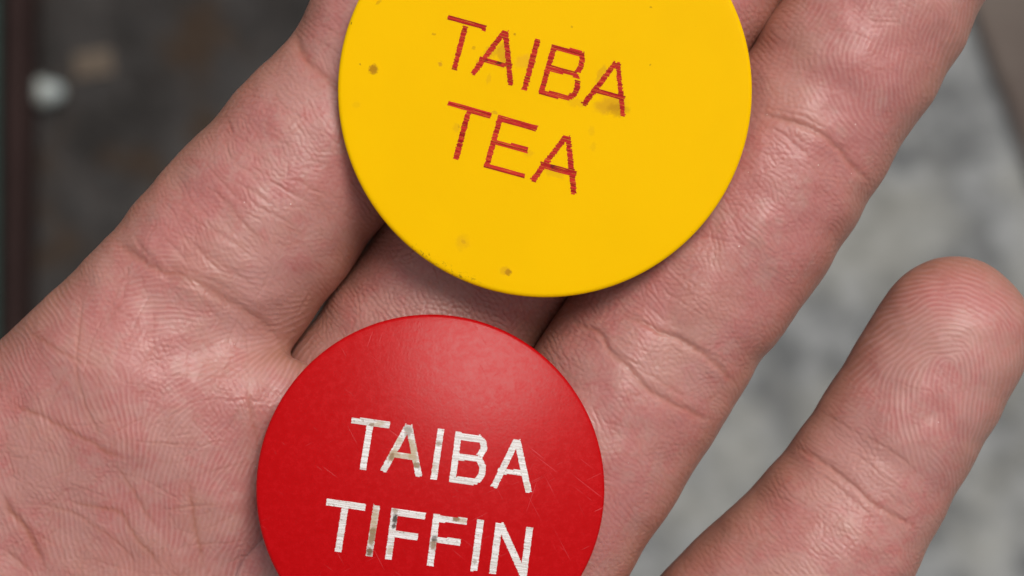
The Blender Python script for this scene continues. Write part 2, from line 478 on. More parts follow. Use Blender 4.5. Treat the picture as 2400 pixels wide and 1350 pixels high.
# fine criss-cross lines elsewhere: mostly across each finger
AX = []
for f in ('index', 'middle', 'ring', 'pinky'):
    for (a, ra), (b, rb) in zip(FN[f][:-1], FN[f][1:]):
        AX.append((a, b))
C = np.zeros_like(MX); S = np.zeros_like(MX)
for a, b in AX:
    ba = (b - a)[:2]; L2 = ba @ ba
    h = np.clip(((MX - a[0]) * ba[0] + (MY - a[1]) * ba[1]) / L2, 0, 1)
    d2 = (MX - a[0] - h * ba[0]) ** 2 + (MY - a[1] - h * ba[1]) ** 2
    ang = 2 * math.atan2(ba[1], ba[0]); w = 1 / (d2 + 4) ** 2
    C += w * math.cos(ang); S += w * math.sin(ang)
TH_A = np.arctan2(S, C) / 2
wob = 0.22 * blur_noise(2.2, 8)
g1 = oriented(TH_A + math.pi / 2 - 0.28 + wob, 0.46, 2, 41, 0.22, gain=1.2)
g2 = oriented(TH_A + math.pi / 2 + 0.62 + wob, 0.50, 2, 42, 0.22, gain=1.2)
g3 = oriented(TH_A + 0.15 + wob, 0.60, 2, 43, 0.26, gain=1.2)
patch = 0.5 + 0.5 * np.tanh(blur_noise(2.5, 9)); patch2 = 0.5 + 0.5 * np.tanh(blur_noise(3.2, 10))
groove = lambda g, t: -np.maximum(g - t, 0)
lines = 0.9 * groove(g1, 0.0) * (0.35 + 0.65 * patch) + 0.75 * groove(g2, 0.1) * (0.3 + 0.7 * patch2) + 0.55 * groove(g3, 0.15) * (1 - 0.6 * patch)
line_amp = np.clip(1 - ridge_amp, 0, 1) + 0.30 * palm_mask * patch2
line_amp *= 0.75 + 1.1 * blob(1130, 690, 320, 150, soft=.5)      # coarse rows on the middle finger between the tokens

relief = np.zeros_like(MX); pigment = np.zeros_like(MX)
def crease(pts, w=0.45, depth=0.16, pig=0.5, lip=0.35, conv=None, taper=True, wobble=0.045):
    """one skin crease: a tapered groove with slightly raised lips"""
    global relief, pigment
    w *= 0.62; lip *= 0.6; depth *= 0.85 if depth > 0.2 else 0.55
    P = np.array([mm(*(conv(*p) if conv else p))[:2] for p in pts])
    # smooth by Catmull-Rom
    Q = []
    for i in range(len(P) - 1):
        p0, p1, p2, p3 = P[max(i - 1, 0)], P[i], P[i + 1], P[min(i + 2, len(P) - 1)]
        for t in np.linspace(0, 1, 7)[:-1]:
            Q.append(0.5 * (2 * p1 + (p2 - p0) * t + (2 * p0 - 5 * p1 + 4 * p2 - p3) * t * t + (3 * p1 - p0 - 3 * p2 + p3) * t ** 3))
    Q.append(P[-1]); Q = np.array(Q)
    seg = np.linalg.norm(np.diff(Q, axis=0), axis=1); cum = np.concatenate([[0], np.cumsum(seg)]); L = cum[-1]
    pad = 3.5 * w + 0.5
    i0, i1 = np.clip(((Q[:, 0].min() - pad - GX0) / GH, (Q[:, 0].max() + pad - GX0) / GH), 0, GW).astype(int)
    j0, j1 = np.clip(((Q[:, 1].min() - pad - GY0) / GH, (Q[:, 1].max() + pad - GY0) / GH), 0, GHh).astype(int)
    if i1 - i0 < 2 or j1 - j0 < 2: return
    X = MX[j0:j1, i0:i1] + wobble * WOBX[j0:j1, i0:i1]; Y = MY[j0:j1, i0:i1] + wobble * WOBY[j0:j1, i0:i1]
    best = np.full(X.shape, 1e9); sb = np.zeros_like(X)
    for k in range(len(Q) - 1):
        ba = Q[k + 1] - Q[k]; l2 = max(ba @ ba, 1e-9)
        h = np.clip(((X - Q[k, 0]) * ba[0] + (Y - Q[k, 1]) * ba[1]) / l2, 0, 1)
        d2 = (X - Q[k, 0] - h * ba[0]) ** 2 + (Y - Q[k, 1] - h * ba[1]) ** 2
        m_ = d2 < best; best[m_] = d2[m_]; sb[m_] = (cum[k] + h * seg[k])[m_]
    d = np.sqrt(best)
    end = np.minimum(sb, L - sb)
    tp = sstep(end, -0.01, min(0.35 * L, 3.0)) if taper else 1.0
    ww = w * (0.55 + 0.45 * tp)
    relief[j0:j1, i0:i1] += depth * tp * (-np.exp(-(d / (0.5 * ww)) ** 2) + lip * np.exp(-((d - 1.35 * ww) / (0.8 * ww)) ** 2))
    pigment[j0:j1, i0:i1] = np.maximum(pigment[j0:j1, i0:i1], pig * tp * (0.80 * np.exp(-(d / (0.42 * ww)) ** 2) + 0.20 * np.exp(-(d / (1.7 * ww)) ** 2)))
WOBX, WOBY = blur_noise(1.6, 61), blur_noise(1.6, 62)

# palm creases
for pts, w, dp, pg in [
    ([(0, 250), (90, 285), (190, 310), (360, 390), (500, 460), (600, 505), (700, 560), (800, 595), (890, 615)], .75, .16, .75),
    ([(690, 575), (800, 750), (900, 920), (960, 1010), (1030, 1120)], .60, .13, .65),
    ([(350, 850), (500, 900), (600, 920), (760, 955), (830, 1080), (930, 1200), (1040, 1370)], .75, .16, .8),
    ([(170, 905), (350, 930), (450, 960), (620, 1060), (750, 1170), (890, 1330)], .55, .13, .6),
    ([(1200, 690), (1215, 900), (1240, 1080), (1290, 1360)], .85, .18, .85),
    ([(940, 947), (1200, 915), (1470, 885)], .40, .10, .45), ([(755, 478), (900, 495), (1290, 527)], .35, .10, .45),
    ([(870, 712), (1000, 790), (1170, 885)], .38, .12, .35), ([(1270, 692), (1450, 660), (1610, 598)], .35, .10, .45),
    ([(1585, 60), (1580, 200), (1600, 330), (1640, 500), (1660, 640)], .9, .16, .5),
    ([(-40, 780), (0, 860), (60, 980), (150, 1090), (220, 1240), (270, 1360)], 1.15, .30, 1.0),
    ([(-20, 1190), (100, 1290), (190, 1370)], .8, .2, .6), ([(0, 600), (100, 600), (230, 612)], .4, .09, .35),
    ([(1040, 1190), (1300, 1155), (1620, 1128)], .35, .09, .4), ([(180, 330), (185, 460), (178, 620)], .4, .09, .3),
    ([(515, 1255), (650, 1290), (790, 1335)], .35, .09, .35), ([(150, 1090), (260, 1130), (340, 1175)], .5, .12, .5),
    ([(300, 830), (480, 800), (600, 840)], .3, .07, .25), ([(1050, 1050), (1150, 1070), (1250, 1110)], .3, .07, .25)]:
    crease(pts, w, dp, pg, conv=z5)
for pts, w, dp, pg in [
    ([(290, 280), (296, 400), (292, 560), (312, 680), (360, 790), (400, 870)], .55, .13, .5),
    ([(30, 400), (110, 455), (200, 500), (300, 545), (400, 572)], .7, .15, .65), ([(360, 452), (420, 380), (485, 298)], .4, .08, .35),
    ([(580, 612), (700, 602), (830, 605), (930, 590)], .4, .08, .4), ([(300, 290), (400, 250), (520, 235), (640, 240)], .4, .08, .3),
    ([(390, 95), (440, 125), (520, 170), (600, 212), (720, 245), (830, 312), (920, 370), (985, 425), (1015, 490)], 1.5, .30, .6),
    ([(560, 185), (680, 205), (800, 255), (920, 330), (1000, 390)], .7, .14, .35),
    ([(500, 150), (620, 230), (760, 290), (880, 370), (960, 450)], .6, .10, .3),
    ([(480, 70), (540, 140), (610, 205)], .6, .14, .35), ([(585, 55), (650, 130), (725, 215)], .55, .13, .3), ([(690, 80), (760, 150), (860, 260)], .5, .12, .3),
    ([(930, 600), (935, 700), (960, 800)], .8, .12, .4)]:
    crease(pts, w, dp, pg, conv=z4)
# index finger: middle joint and the cross lines of the first phalanx
crease([(672, 45), (682, 72), (697, 112), (731, 152), (776, 188), (840, 240)], 1.3, .34, .7)
crease([(700, 70), (760, 100), (830, 150)], .5, .12, .3); crease([(690, 130), (740, 185), (800, 235), (860, 280)], .6, .13, .3)
crease([(720, 40), (790, 75), (850, 115)], .45, .1, .25)
for pts in [[(80, 50), (280, 280), (400, 400), (560, 480)], [(260, 50), (440, 170), (560, 260)], [(340, 200), (560, 300), (720, 410)], [(0, 220), (150, 380), (280, 470), (430, 575)],
            [(0, 440), (200, 600), (380, 720), (470, 810)], [(430, 20), (600, 130), (760, 210)], [(-150, 330), (0, 470), (150, 600), (300, 690)], [(600, 40), (760, 110), (880, 170)], [(140, 120), (330, 290)], [(-120, 180), (40, 330), (180, 420)]]:
    crease(pts, .55, .13, .35, conv=zi)
for pts in [[(1400, 780), (1520, 870), (1640, 960)], [(1230, 980), (1320, 1070), (1420, 1170), (1560, 1290)], [(1130, 1190), (1240, 1300), (1340, 1380)], [(1590, 740), (1700, 800), (1800, 870)], [(1760, 890), (1850, 800), (1940, 700)], [(1300, 850), (1420, 960), (1560, 1080), (1700, 1180)], [(1700, 620), (1830, 700), (1980, 790)]]:
    crease(pts, .45, .11, .3, conv=zt)
# ring finger: joint creases
for pts, w, dp, pg in [
    ([(660, 365), (740, 390), (820, 420), (900, 460), (1050, 530), (1180, 600), (1300, 690), (1420, 795), (1500, 850)], .85, .26, .75),
    ([(880, 435), (1060, 520), (1250, 620), (1460, 715)], .6, .15, .5),
    ([(340, 340), (430, 430), (560, 490), (620, 600), (720, 690), (820, 800), (900, 860), (1050, 950), (1200, 1020), (1350, 1065)], .9, .24, .7),
    ([(590, 580), (700, 640), (800, 690), (895, 722)], .5, .14, .45), ([(720, 690), (860, 745), (1000, 830), (1200, 945)], .5, .13, .5), ([(450, 470), (500, 520), (570, 575)], .5, .12, .4),
    ([(560, 490), (700, 540), (860, 600)], .4, .10, .3), ([(700, 470), (800, 540), (900, 680)], .35, .09, .25), ([(940, 480), (1000, 560), (1100, 640)], .35, .09, .25),
    ([(1100, 690), (1150, 790), (1240, 900)], .35, .08, .3), ([(1220, 700), (1250, 760), (1290, 830)], .35, .08, .25), ([(1250, 940), (1290, 900), (1340, 880)], .5, .1, .4),
    ([(860, 300), (920, 370), (1000, 430)], .4, .1, .3), ([(1000, 80), (1120, 170), (1220, 250)], .35, .1, .3), ([(900, 160), (1040, 270), (1180, 350)], .35, .09, .25), ([(640, 330), (800, 380), (930, 400)], .4, .1, .3)]:
    crease(pts, w, dp, pg, conv=zr)
for pts, w, dp, pg in [
    ([(590, 585), (700, 612), (820, 645), (930, 690), (1050, 770), (1130, 860), (1200, 920), (1290, 985)], .95, .28, .6),
    ([(600, 545), (690, 565), (850, 610), (1000, 685), (1110, 765)], .5, .13, .3), ([(640, 640), (750, 700), (860, 800), (1000, 890)], .45, .11, .25), ([(1040, 740), (1120, 790), (1220, 880)], .4, .1, .25),
    ([(740, 560), (860, 570), (960, 620)], .35, .09, .2), ([(1100, 95), (1300, 110), (1480, 140)], .3, .06, .3), ([(980, 155), (1120, 170), (1250, 230)], .3, .06, .3), ([(1150, 320), (1250, 360), (1330, 380)], .3, .06, .25)]:
    crease(pts, w, dp, pg, conv=zd)
# little finger
for pts, w, dp, pg in [
    ([(520, 835), (590, 870), (650, 905), (760, 990), (850, 1070), (960, 1130), (1060, 1195)], .8, .22, .6),
    ([(560, 905), (700, 1000), (800, 1085), (900, 1120)], .5, .13, .35), ([(770, 775), (880, 830), (980, 900), (1050, 970)], .5, .15, .4), ([(630, 695), (700, 730), (760, 770), (840, 820)], .45, .11, .3),
    ([(700, 830), (820, 900), (900, 970), (1000, 1030)], .4, .10, .3), ([(740, 1010), (820, 1100), (860, 1160)], .35, .09, .25), ([(860, 1000), (950, 1060), (1030, 1110)], .35, .1, .3),
    ([(640, 1220), (690, 1150), (740, 1090)], .35, .09, .35), ([(560, 1290), (640, 1200), (690, 1130)], .35, .09, .3), ([(700, 1290), (760, 1230), (810, 1190)], .35, .09, .3), ([(430, 960), (520, 1040), (600, 1090)], .4, .1, .3),
    ([(330, 1110), (420, 1190), (520, 1270)], .4, .1, .3), ([(780, 1120), (860, 1220), (930, 1330)], .35, .1, .3), ([(720, 1120), (800, 1220), (860, 1330)], .35, .09, .25), ([(900, 560), (1000, 600), (1110, 620)], .25, .05, .2)]:
    crease(pts, w, dp, pg, conv=zp)
# many short secondary lines across the fingers
r2 = random.Random(8)
def scatter(p0, p1, half, n, lmin, lmax, dmax, spread=0.35):
    (x0, y0), (x1, y1) = p0, p1
    L = math.hypot(x1 - x0, y1 - y0); ax = ((x1 - x0) / L, (y1 - y0) / L); nx = (-ax[1], ax[0])
    for _ in range(n):
        s, t = r2.random(), r2.uniform(-.85, .85)
        cx, cy_ = x0 + (x1 - x0) * s + nx[0] * half * t, y0 + (y1 - y0) * s + nx[1] * half * t
        a = r2.gauss(0, spread); l = r2.uniform(lmin, lmax) / 2
        d = (nx[0] * math.cos(a) + ax[0] * math.sin(a), nx[1] * math.cos(a) + ax[1] * math.sin(a))
        bow = r2.uniform(-.12, .12) * l
        crease([(cx - d[0] * l, cy_ - d[1] * l), (cx + ax[0] * bow, cy_ + ax[1] * bow), (cx + d[0] * l, cy_ + d[1] * l)], r2.uniform(.22, .42), r2.uniform(.03, dmax), r2.uniform(.08, .3))
scatter((430, 700), (800, 270), 220, 120, 40, 170, .09)
scatter((1280, 1210), (1520, 850), 210, 90, 40, 150, .07)
scatter((1560, 780), (1880, 330), 200, 120, 40, 150, .07)
scatter((1850, 1400), (2040, 1110), 190, 70, 40, 130, .07)
scatter((880, 900), (1250, 560), 210, 70, 30, 120, .08)
scatter((100, 1300), (600, 780), 420, 90, 60, 220, .09, 1.2)
scatter((60, 1000), (520, 1350), 300, 60, 80, 260, .11, .5)
scatter((380, 900), (720, 1250), 220, 45, 60, 200, .11, .7)
scatter((300, 640), (640, 840), 160, 45, 50, 170, .11, .6)

lumps = 0.09 * blur_noise(5.0, 71) + 0.022 * blur_noise(2.2, 72) + 0.006 * blur_noise(0.7, 73)
hmap = 0.62 * relief + 0.018 * ridges * ridge_amp + 0.050 * lines * line_amp
def sample(A, P):
    u = np.clip((P[:, 0] - GX0) / GH, 0, GW - 1.01); v = np.clip((P[:, 1] - GY0) / GH, 0, GHh - 1.01)
    i, j = u.astype(int), v.astype(int); fu, fv = u - i, v - j
    return (A[j, i] * (1 - fu) + A[j, i + 1] * fu) * (1 - fv) + (A[j + 1, i] * (1 - fu) + A[j + 1, i + 1] * fu) * fv
nz = NRM[:, 2]
infr = (1 - sstep(np.abs(V[:, 0]), 50, 54)) * (1 - sstep(np.abs(V[:, 1]), 29, 32))
fade = sstep(nz, 0.05, 0.45) * infr
disp = sample(hmap, V) * fade + sample(lumps, V) * sstep(nz, -.2, .3) * infr
VD = V + NRM * disp[:, None]
flush = (0.9 * blob(1780, 540, 190, 260, -35, .7) + 0.8 * blob(2090, 200, 150, 220, -30, .7) + 0.7 * blob(2010, 850, 90, 220, -32, .8) + 0.8 * blob(2290, 640, 130, 90, 0, .8) + 0.7 * blob(330, 800, 120, 80, 0, .8)
         + 0.6 * blob(520, 430, 160, 240, -45, .8) + 0.6 * blob(1450, 1090, 120, 200, -30, .8) - 1.2 * blob(630, 790, 130, 110, 0, .8) - 0.7 * blob(1600, 880, 170, 90, -25, .8) - 0.7 * blob(1450, 1010, 90, 60, 0, .8) - 0.6 * blob(2050, 1180, 150, 80, -30, .8))
mottle = np.tanh(flush + 0.45 * blur_noise(6.0, 81) + 0.35 * blur_noise(1.8, 82) + 0.25 * blur_noise(0.6, 83))
hand_me = np_mesh('hand', VD / 1000.0, F)
attr(hand_me, 'pigment', sample(pigment, V) * fade)
attr(hand_me, 'mottle', sample(mottle, V))
attr(hand_me, 'side_tone', 1 - sstep(nz, 0.15, 0.90))
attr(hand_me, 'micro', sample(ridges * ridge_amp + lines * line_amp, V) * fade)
print('hand', len(V), 'verts', len(F), 'tris')

m = NT('skin'); c = m.coord()
mo = m.attr('mottle'); pg = m.attr('pigment'); mi = m.attr('micro'); side_fac = m.attr('side_tone')
fn = m.noise(c, 1.4, 4, 0.6); big = m.noise(c, 0.085, 3, 0.6); pore = m.noise(c, 4.5, 2, 0.5)
col = m.mix(m.ramp(mo, -0.8, 0.8), (0.455, 0.238, 0.205, 1), (0.445, 0.160, 0.148, 1))
col = m.mix(m.ramp(big, 0.48, 0.66, 0.0, 0.5), col, (0.455, 0.250, 0.190, 1))
col = m.mix(m.ramp(fn, 0.35, 0.7, 0.0, 0.35), col, (0.50, 0.262, 0.240, 1))
col = m.mix(m.ramp(pore, 0.62, 0.72, 0.0, 0.25), col, (0.36, 0.12, 0.10, 1))
col = m.mix(m.math('MULTIPLY', side_fac, 0.88), col, (0.370, 0.180, 0.106, 1))       # browner by slope: tan of finger backs, with side shading put into the colour
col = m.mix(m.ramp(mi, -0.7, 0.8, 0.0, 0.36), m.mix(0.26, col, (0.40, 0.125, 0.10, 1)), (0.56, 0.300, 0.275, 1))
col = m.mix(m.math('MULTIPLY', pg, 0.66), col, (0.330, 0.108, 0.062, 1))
fl = m.n('ShaderNodeTexVoronoi', Vector=c, Scale=0.27)
col = m.mix(m.ramp(fl.outputs['Distance'], 0.012, 0.028, 0.45, 0.0), col, (0.80, 0.72, 0.66, 1))      # specks of dust
fb = m.noise(c, 9.0, 3, 0.6)
m.set(Base_Color=col, Roughness=m.ramp(fn, 0.3, 0.7, 0.31, 0.47), Subsurface_Weight=0.35, Subsurface_Radius=(1.0, 0.35, 0.2), Subsurface_Scale=0.0011,
      Normal=m.bump(fb, 0.35, 0.00006))
m.p.inputs['Specular IOR Level'].default_value = 0.42
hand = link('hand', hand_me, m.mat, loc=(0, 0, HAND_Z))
tag(hand, 'open palm-up hand with two plastic tokens lying across its fingers', 'hand')

# ------------------------------------------------------------------ tokens
def disc(name, r, t, edge, dome, seg=192):
    """plastic disc: flat underside, gently domed face, rounded rim; origin at the centre of the underside"""
    top = lambda q: t + dome * (1 - (q / r) ** 2) - dome
    prof = [(0.0, 0.0), (r * .6, 0.0), (r - 0.5, 0.0), (r - 0.12, 0.10), (r, 0.35)]
    prof += [(r - edge + edge * math.cos(a), t - edge * 0.8 + edge * 0.8 * math.sin(a) - dome * 1.0 + dome * (1 - ((r - edge + edge * math.cos(a)) / r) ** 2)) for a in np.linspace(0.05, math.pi / 2, 9)]
    prof += [(q, top(q)) for q in np.linspace(r - edge, 0, 26)[1:]]
    V = [(0, 0, prof[0][1])]; F = []
    rings = []
    for q, z in prof[1:-1]:
        rings.append(len(V))
        V += [(q * math.cos(2 * math.pi * k / seg), q * math.sin(2 * math.pi * k / seg), z) for k in range(seg)]
    V.append((0, 0, prof[-1][1])); last = len(V) - 1
    for k in range(seg):
        k2 = (k + 1) % seg
        F.append((0, rings[0] + k2, rings[0] + k))
        for a, b in zip(rings[:-1], rings[1:]): F.append((a + k, a + k2, b + k2, b + k))
        F.append((rings[-1] + k, rings[-1] + k2, last))
    me = bpy.data.meshes.new(name)
    me.from_pydata([(x / 1000, y / 1000, z / 1000) for x, y, z in V], [], F)
    me.polygons.foreach_set('use_smooth', [True] * len(me.polygons)); me.update()
    return me, top

def strokes_to_mesh(name, strokes, ctr, ang, top, pitch, seed, jag, dash=0.0):
    """engraved glyph: thin scan lines along the writing direction, each a shallow raised sliver of filled colour"""
    rg = random.Random(seed)
    ca, sa = math.cos(ang), math.sin(ang)
    S_ = []
    for (x0, y0), (x1, y1), w in strokes:
        S_.append((np.array([x0 * ca + y0 * sa, -x0 * sa + y0 * ca]), np.array([x1 * ca + y1 * sa, -x1 * sa + y1 * ca]), w / 2))
    vmin = min(min(a[1], b[1]) - w for a, b, w in S_); vmax = max(max(a[1], b[1]) + w for a, b, w in S_)
    V, F, T = [], [], []
    v = vmin
    while v < vmax:
        iv = []
        for a, b, w in S_:
            d = b - a; L = math.hypot(*d); e = d / L; nrm = np.array([-e[1], e[0]])
            cs = [a + nrm * w, b + nrm * w, b - nrm * w, a - nrm * w]
            xs = []
            for p, q in zip(cs, cs[1:] + cs[:1]):
                if (p[1] - v) * (q[1] - v) < 0: xs.append(p[0] + (q[0] - p[0]) * (v - p[1]) / (q[1] - p[1]))
            if len(xs) >= 2: iv.append([min(xs), max(xs)])
        iv.sort(); mg = []
        for a in iv:
            if mg and a[0] <= mg[-1][1] + 0.03: mg[-1][1] = max(mg[-1][1], a[1])
            else: mg.append(list(a))
        for a, b in mg:
            a += rg.gauss(0, jag); b += rg.gauss(0, jag)
            if b - a < 0.05: continue
            n = max(1, int((b - a) / 0.7)); tone = rg.random(); xs = np.linspace(a, b, n + 1)
            hw = pitch * 0.47
            off = [rg.gauss(0, pitch * 0.06) for _ in xs]
            for i in range(n):
                if dash and rg.random() < dash: continue
                tt = min(1, max(0, tone + rg.uniform(-.25, .25)))
                k = len(V)
                for (uu, vv) in ((xs[i], v - hw + off[i]), (xs[i + 1], v - hw + off[i + 1]), (xs[i + 1], v + hw + off[i + 1]), (xs[i], v + hw + off[i])):
                    x, y = uu * ca - vv * sa - ctr[0], uu * sa + vv * ca - ctr[1]
                    V.append((x / 1000, y / 1000, (top(math.hypot(x, y)) + 0.012) / 1000)); T.append(tt)
                F.append((k, k + 1, k + 2, k + 3))
        v += pitch
    me = bpy.data.meshes.new(name); me.from_pydata(V, [], F); me.update()
    attr(me, 'tone', T)
    return me

def build_token(key, label, mat, lmat, glyphs, edge, dome, ang_deg, pitch, jag, dash, lname):
    T = TOK[key]; c, r = tok_geo(key)
    me, top = disc('plastic_token', r, T['t'], edge, dome)
    o = link('plastic_token', me, mat, loc=(c[0] / 1000, c[1] / 1000, HAND_Z + T['z'] / 1000))
    tag(o, label, 'token')
    if 'tilt' in T:       # rests tilted; keep the middle of the face in place
        o.rotation_euler = T['tilt']
        up = Vector((0, 0, T['t'] / 1000)); rot = o.rotation_euler.to_matrix() @ up
        o.location = o.location + up - rot
    zt_ = T['z'] + T['t'] - (0.5 if key == 'red' else 0)
    for i, (ch, strokes) in enumerate(glyphs):
        S_ = [(mm(*a, zt_)[:2], mm(*b, zt_)[:2], w / PXMM * (CAM_D - zt_) / CAM_D) for a, b, w in strokes]
        g = link('letter', strokes_to_mesh('letter', S_, c, math.radians(ang_deg), top, pitch, i * 7 + 3, jag, dash), lmat, o)
        g['label'] = f'{lname} letter {ch}'
    return o

def conv(ox, oy, s): return lambda x, y: (ox + x / s, oy + y / s)
def glyph(cv, w, *lines, wh=None):
    out = []
    for ln in lines:
        ww = w
        if isinstance(ln[-1], (int, float)): ww, ln = ln[-1], ln[:-1]
        pts = [cv(*p) for p in ln]
        for a, b in zip(pts[:-1], pts[1:]):
            if len(pts) > 2:      # overlap the joints of a curve
                L = math.hypot(b[0] - a[0], b[1] - a[1]); e = ((b[0] - a[0]) / L * 2.2, (b[1] - a[1]) / L * 2.2)
                a, b = (a[0] - e[0], a[1] - e[1]), (b[0] + e[0], b[1] + e[1])
            out.append((a, b, ww))
    return out
k1, k2, k3 = conv(1020, 20, 6.75), conv(1200, 80, 6.43), conv(1020, 220, 5.4)
YG = [
 ('T', glyph(k1, 12.5, ((190, 137), (808, 312)), ((480, 270), (300, 965)))),
 ('A', glyph(k1, 12.5, ((1100, 358), (590, 1040)), ((1110, 350), (1195, 1215)), ((700, 790), (1215, 915), 11))),
 ('I', glyph(k2, 13, ((390, 85), (185, 840)))),
 ('B', glyph(k2, 13, ((640, 170), (440, 880)), ((600, 190), (1050, 300)), ((1040, 290), (1058, 370), (1045, 460), (995, 560)), ((530, 500), (970, 605)), ((950, 610), (990, 700), (985, 800), (945, 900), (870, 950)), ((410, 872), (870, 962)))),
 ('A', glyph(k2, 12.5, ((1570, 425), (1075, 1070)), ((1590, 425), (1675, 1240), 11.5), ((1215, 835), (1700, 965), 11))),
 ('T', glyph(k3, 13, ((160, 118), (705, 275)), ((415, 245), (262, 825)))),
 ('E', glyph(k3, 13, ((830, 280), (655, 900)), ((795, 305), (1295, 435)), ((715, 600), (1175, 715)), ((620, 895), (1130, 1045)))),
 ('A', glyph(k3, 13, ((1660, 535), (1225, 1105)), ((1680, 530), (1755, 1270)), ((1330, 890), (1785, 1015), 13))),
]
q4, q5, q6, q7 = conv(800, 960, 7.94), conv(1000, 980, 7.1), conv(750, 1150, 6.75), conv(980, 1180, 7.94)
RG = [
 ('T', glyph(q4, 15, ((200, 188), (910, 283)), ((545, 270), (410, 1100)))),
 ('A', glyph(q4, 15, ((1255, 285), (785, 1140)), ((1265, 285), (1450, 1240)), ((930, 830), (1430, 890), 13))),
 ('I', glyph(q5, 15, ((245, 180), (120, 1010)))),
 ('B', glyph(q5, 15, ((540, 230), (430, 1040)), ((490, 285), (880, 345)), ((860, 320), (950, 400), (962, 510), (890, 620)), ((450, 630), (890, 685), 14), ((880, 690), (938, 800), (925, 930), (850, 1040)), ((380, 1012), (850, 1060)))),
 ('A', glyph(q5, 15, ((1510, 365), (1120, 1150)), ((1520, 365), (1710, 1240)), ((1190, 870), (1680, 930), 13))),
 ('T', glyph(q6, 15.5, ((110, 165), (725, 250)), ((405, 240), (295, 945)))),
 ('I', glyph(q6, 15.5, ((905, 215), (780, 1015)))),
 ('F', glyph(q6, 15.5, ((1195, 270), (1085, 1065)), ((1130, 315), (1670, 388)), ((1090, 655), (1550, 718)))),
 ('F', glyph(q7, 15.5, ((350, 190), (225, 1140)), ((280, 255), (910, 335)), ((260, 655), (790, 722)))),
 ('I', glyph(q7, 16, ((1165, 305), (1040, 1250)))),
 ('N', glyph(q7, 16, ((1512, 360), (1390, 1300)), ((1530, 370), (1960, 1320)), ((2088, 445), (1960, 1420)))),
]

def spots(m, c, base, key, items, colour):
    """stains with a ragged outline at given places on the token face (photo px, radii px)"""
    T = TOK[key]; ctr, _ = tok_geo(key); zt_ = T['z'] + T['t']
    wob = m.n('ShaderNodeTexNoise', Vector=c, Scale=1.3, Detail=3.0, Roughness=0.6)
    dv = m.n('ShaderNodeVectorMath', operation='MULTIPLY_ADD')
    m.put(dv.inputs[0], wob.outputs['Color']); dv.inputs[1].default_value = (1.1, 1.1, 0); m.put(dv.inputs[2], c)
    off = m.n('ShaderNodeVectorMath', operation='SUBTRACT'); m.put(off.inputs[0], dv.outputs[0]); off.inputs[1].default_value = (.55, .55, 0)
    wob2 = m.n('ShaderNodeTexNoise', Vector=c, Scale=4.0, Detail=3.0, Roughness=0.6)
    dv2 = m.n('ShaderNodeVectorMath', operation='MULTIPLY_ADD')
    m.put(dv2.inputs[0], wob2.outputs['Color']); dv2.inputs[1].default_value = (.5, .5, 0); m.put(dv2.inputs[2], c)
    off2 = m.n('ShaderNodeVectorMath', operation='SUBTRACT'); m.put(off2.inputs[0], dv2.outputs[0]); off2.inputs[1].default_value = (.25, .25, 0)
    for (x, y, rx, ry, ang, amt, colr) in items:
        p = mm(x, y, zt_) - ctr
        mp = m.n('ShaderNodeMapping', vector_type='TEXTURE')
        m.put(mp.inputs[0], off.outputs[0] if max(rx, ry) > 14 else off2.outputs[0])
        mp.inputs['Location'].default_value = (p[0], p[1], 0); mp.inputs['Rotation'].default_value = (0, 0, math.radians(ang))
        mp.inputs['Scale'].default_value = (rx / PXMM, ry / PXMM, 1e6)
        ln = m.n('ShaderNodeVectorMath', operation='LENGTH'); m.put(ln.inputs[0], mp.outputs[0])
        f = m.ramp(ln.outputs['Value'], 0.55, 1.25, amt, 0.0)
        base = m.mix(f, base, colr)
    return base

m = NT('yellow_plastic'); c = m.coord()
n = m.noise(c, 0.12, 2); fine_n = m.noise(c, 6.0, 3)
col = m.mix(m.ramp(n, 0.35, 0.65), (0.815, 0.462, 0.0006, 1), (0.83, 0.472, 0.0006, 1))
br = (0.36, 0.155, 0.010, 1); ol = (0.50, 0.235, 0.015, 1); dk = (0.08, 0.035, 0.01, 1)
items = [(875, 162, 11, 12, 0, .85, br), (1032, 150, 6, 6, 0, .7, ol), (1191, 638, 8, 8, 0, .8, br), (1183, 634, 12, 10, 20, .35, ol), (1085, 568, 16, 20, 10, .22, ol), (1086, 566, 7, 4, -40, .4, ol),
         (1180, 128, 16, 30, 0, .55, ol), (1152, 122, 24, 12, 30, .35, ol), (1232, 145, 22, 18, 0, .30, (0.62, .27, .03, 1)), (1430, 246, 40, 20, 10, .55, ol), (1448, 256, 26, 16, 0, .45, br), (1408, 172, 10, 22, -25, .42, ol),
         (1160, 264, 6, 5, 0, .5, ol), (1387, 306, 8, 12, 0, .18, ol), (1391, 344, 7, 12, 0, .18, ol), (1070, 300, 8, 12, 0, .25, ol), (1075, 298, 4, 4, 0, .3, br), (1206, 80, 4, 3, 0, .6, br), (1111, 112, 4, 4, 0, .4, br),
         (1300, 405, 26, 10, -15, .25, ol), (1240, 360, 12, 8, 10, .22, ol), (1350, 240, 22, 10, -10, .22, ol), (1145, 185, 5, 14, -15, .25, ol), (1525, 152, 3, 3, 0, .6, br), (1340, 63, 3, 3, 0, .5, br), (1526, 18, 3, 3, 0, .6, br), (823, 54, 3, 3, 0, .9, dk), (1016, 80, 4, 3, 0, .5, br), (835, 245, 10, 8, 0, .15, ol), (844, 151, 2, 2, 0, .7, br), (1120, 146, 6, 5, 0, .3, br), (887, 5, 9, 4, 40, .4, br)]
col = spots(m, c, col, 'yellow', items, ol)
sp = m.n('ShaderNodeTexVoronoi', Vector=c, Scale=0.30); sp.inputs['Randomness'].default_value = 1.0
col = m.mix(m.ramp(sp.outputs['Distance'], 0.012, 0.03, 0.5, 0.0), col, (0.30, 0.14, 0.01, 1))
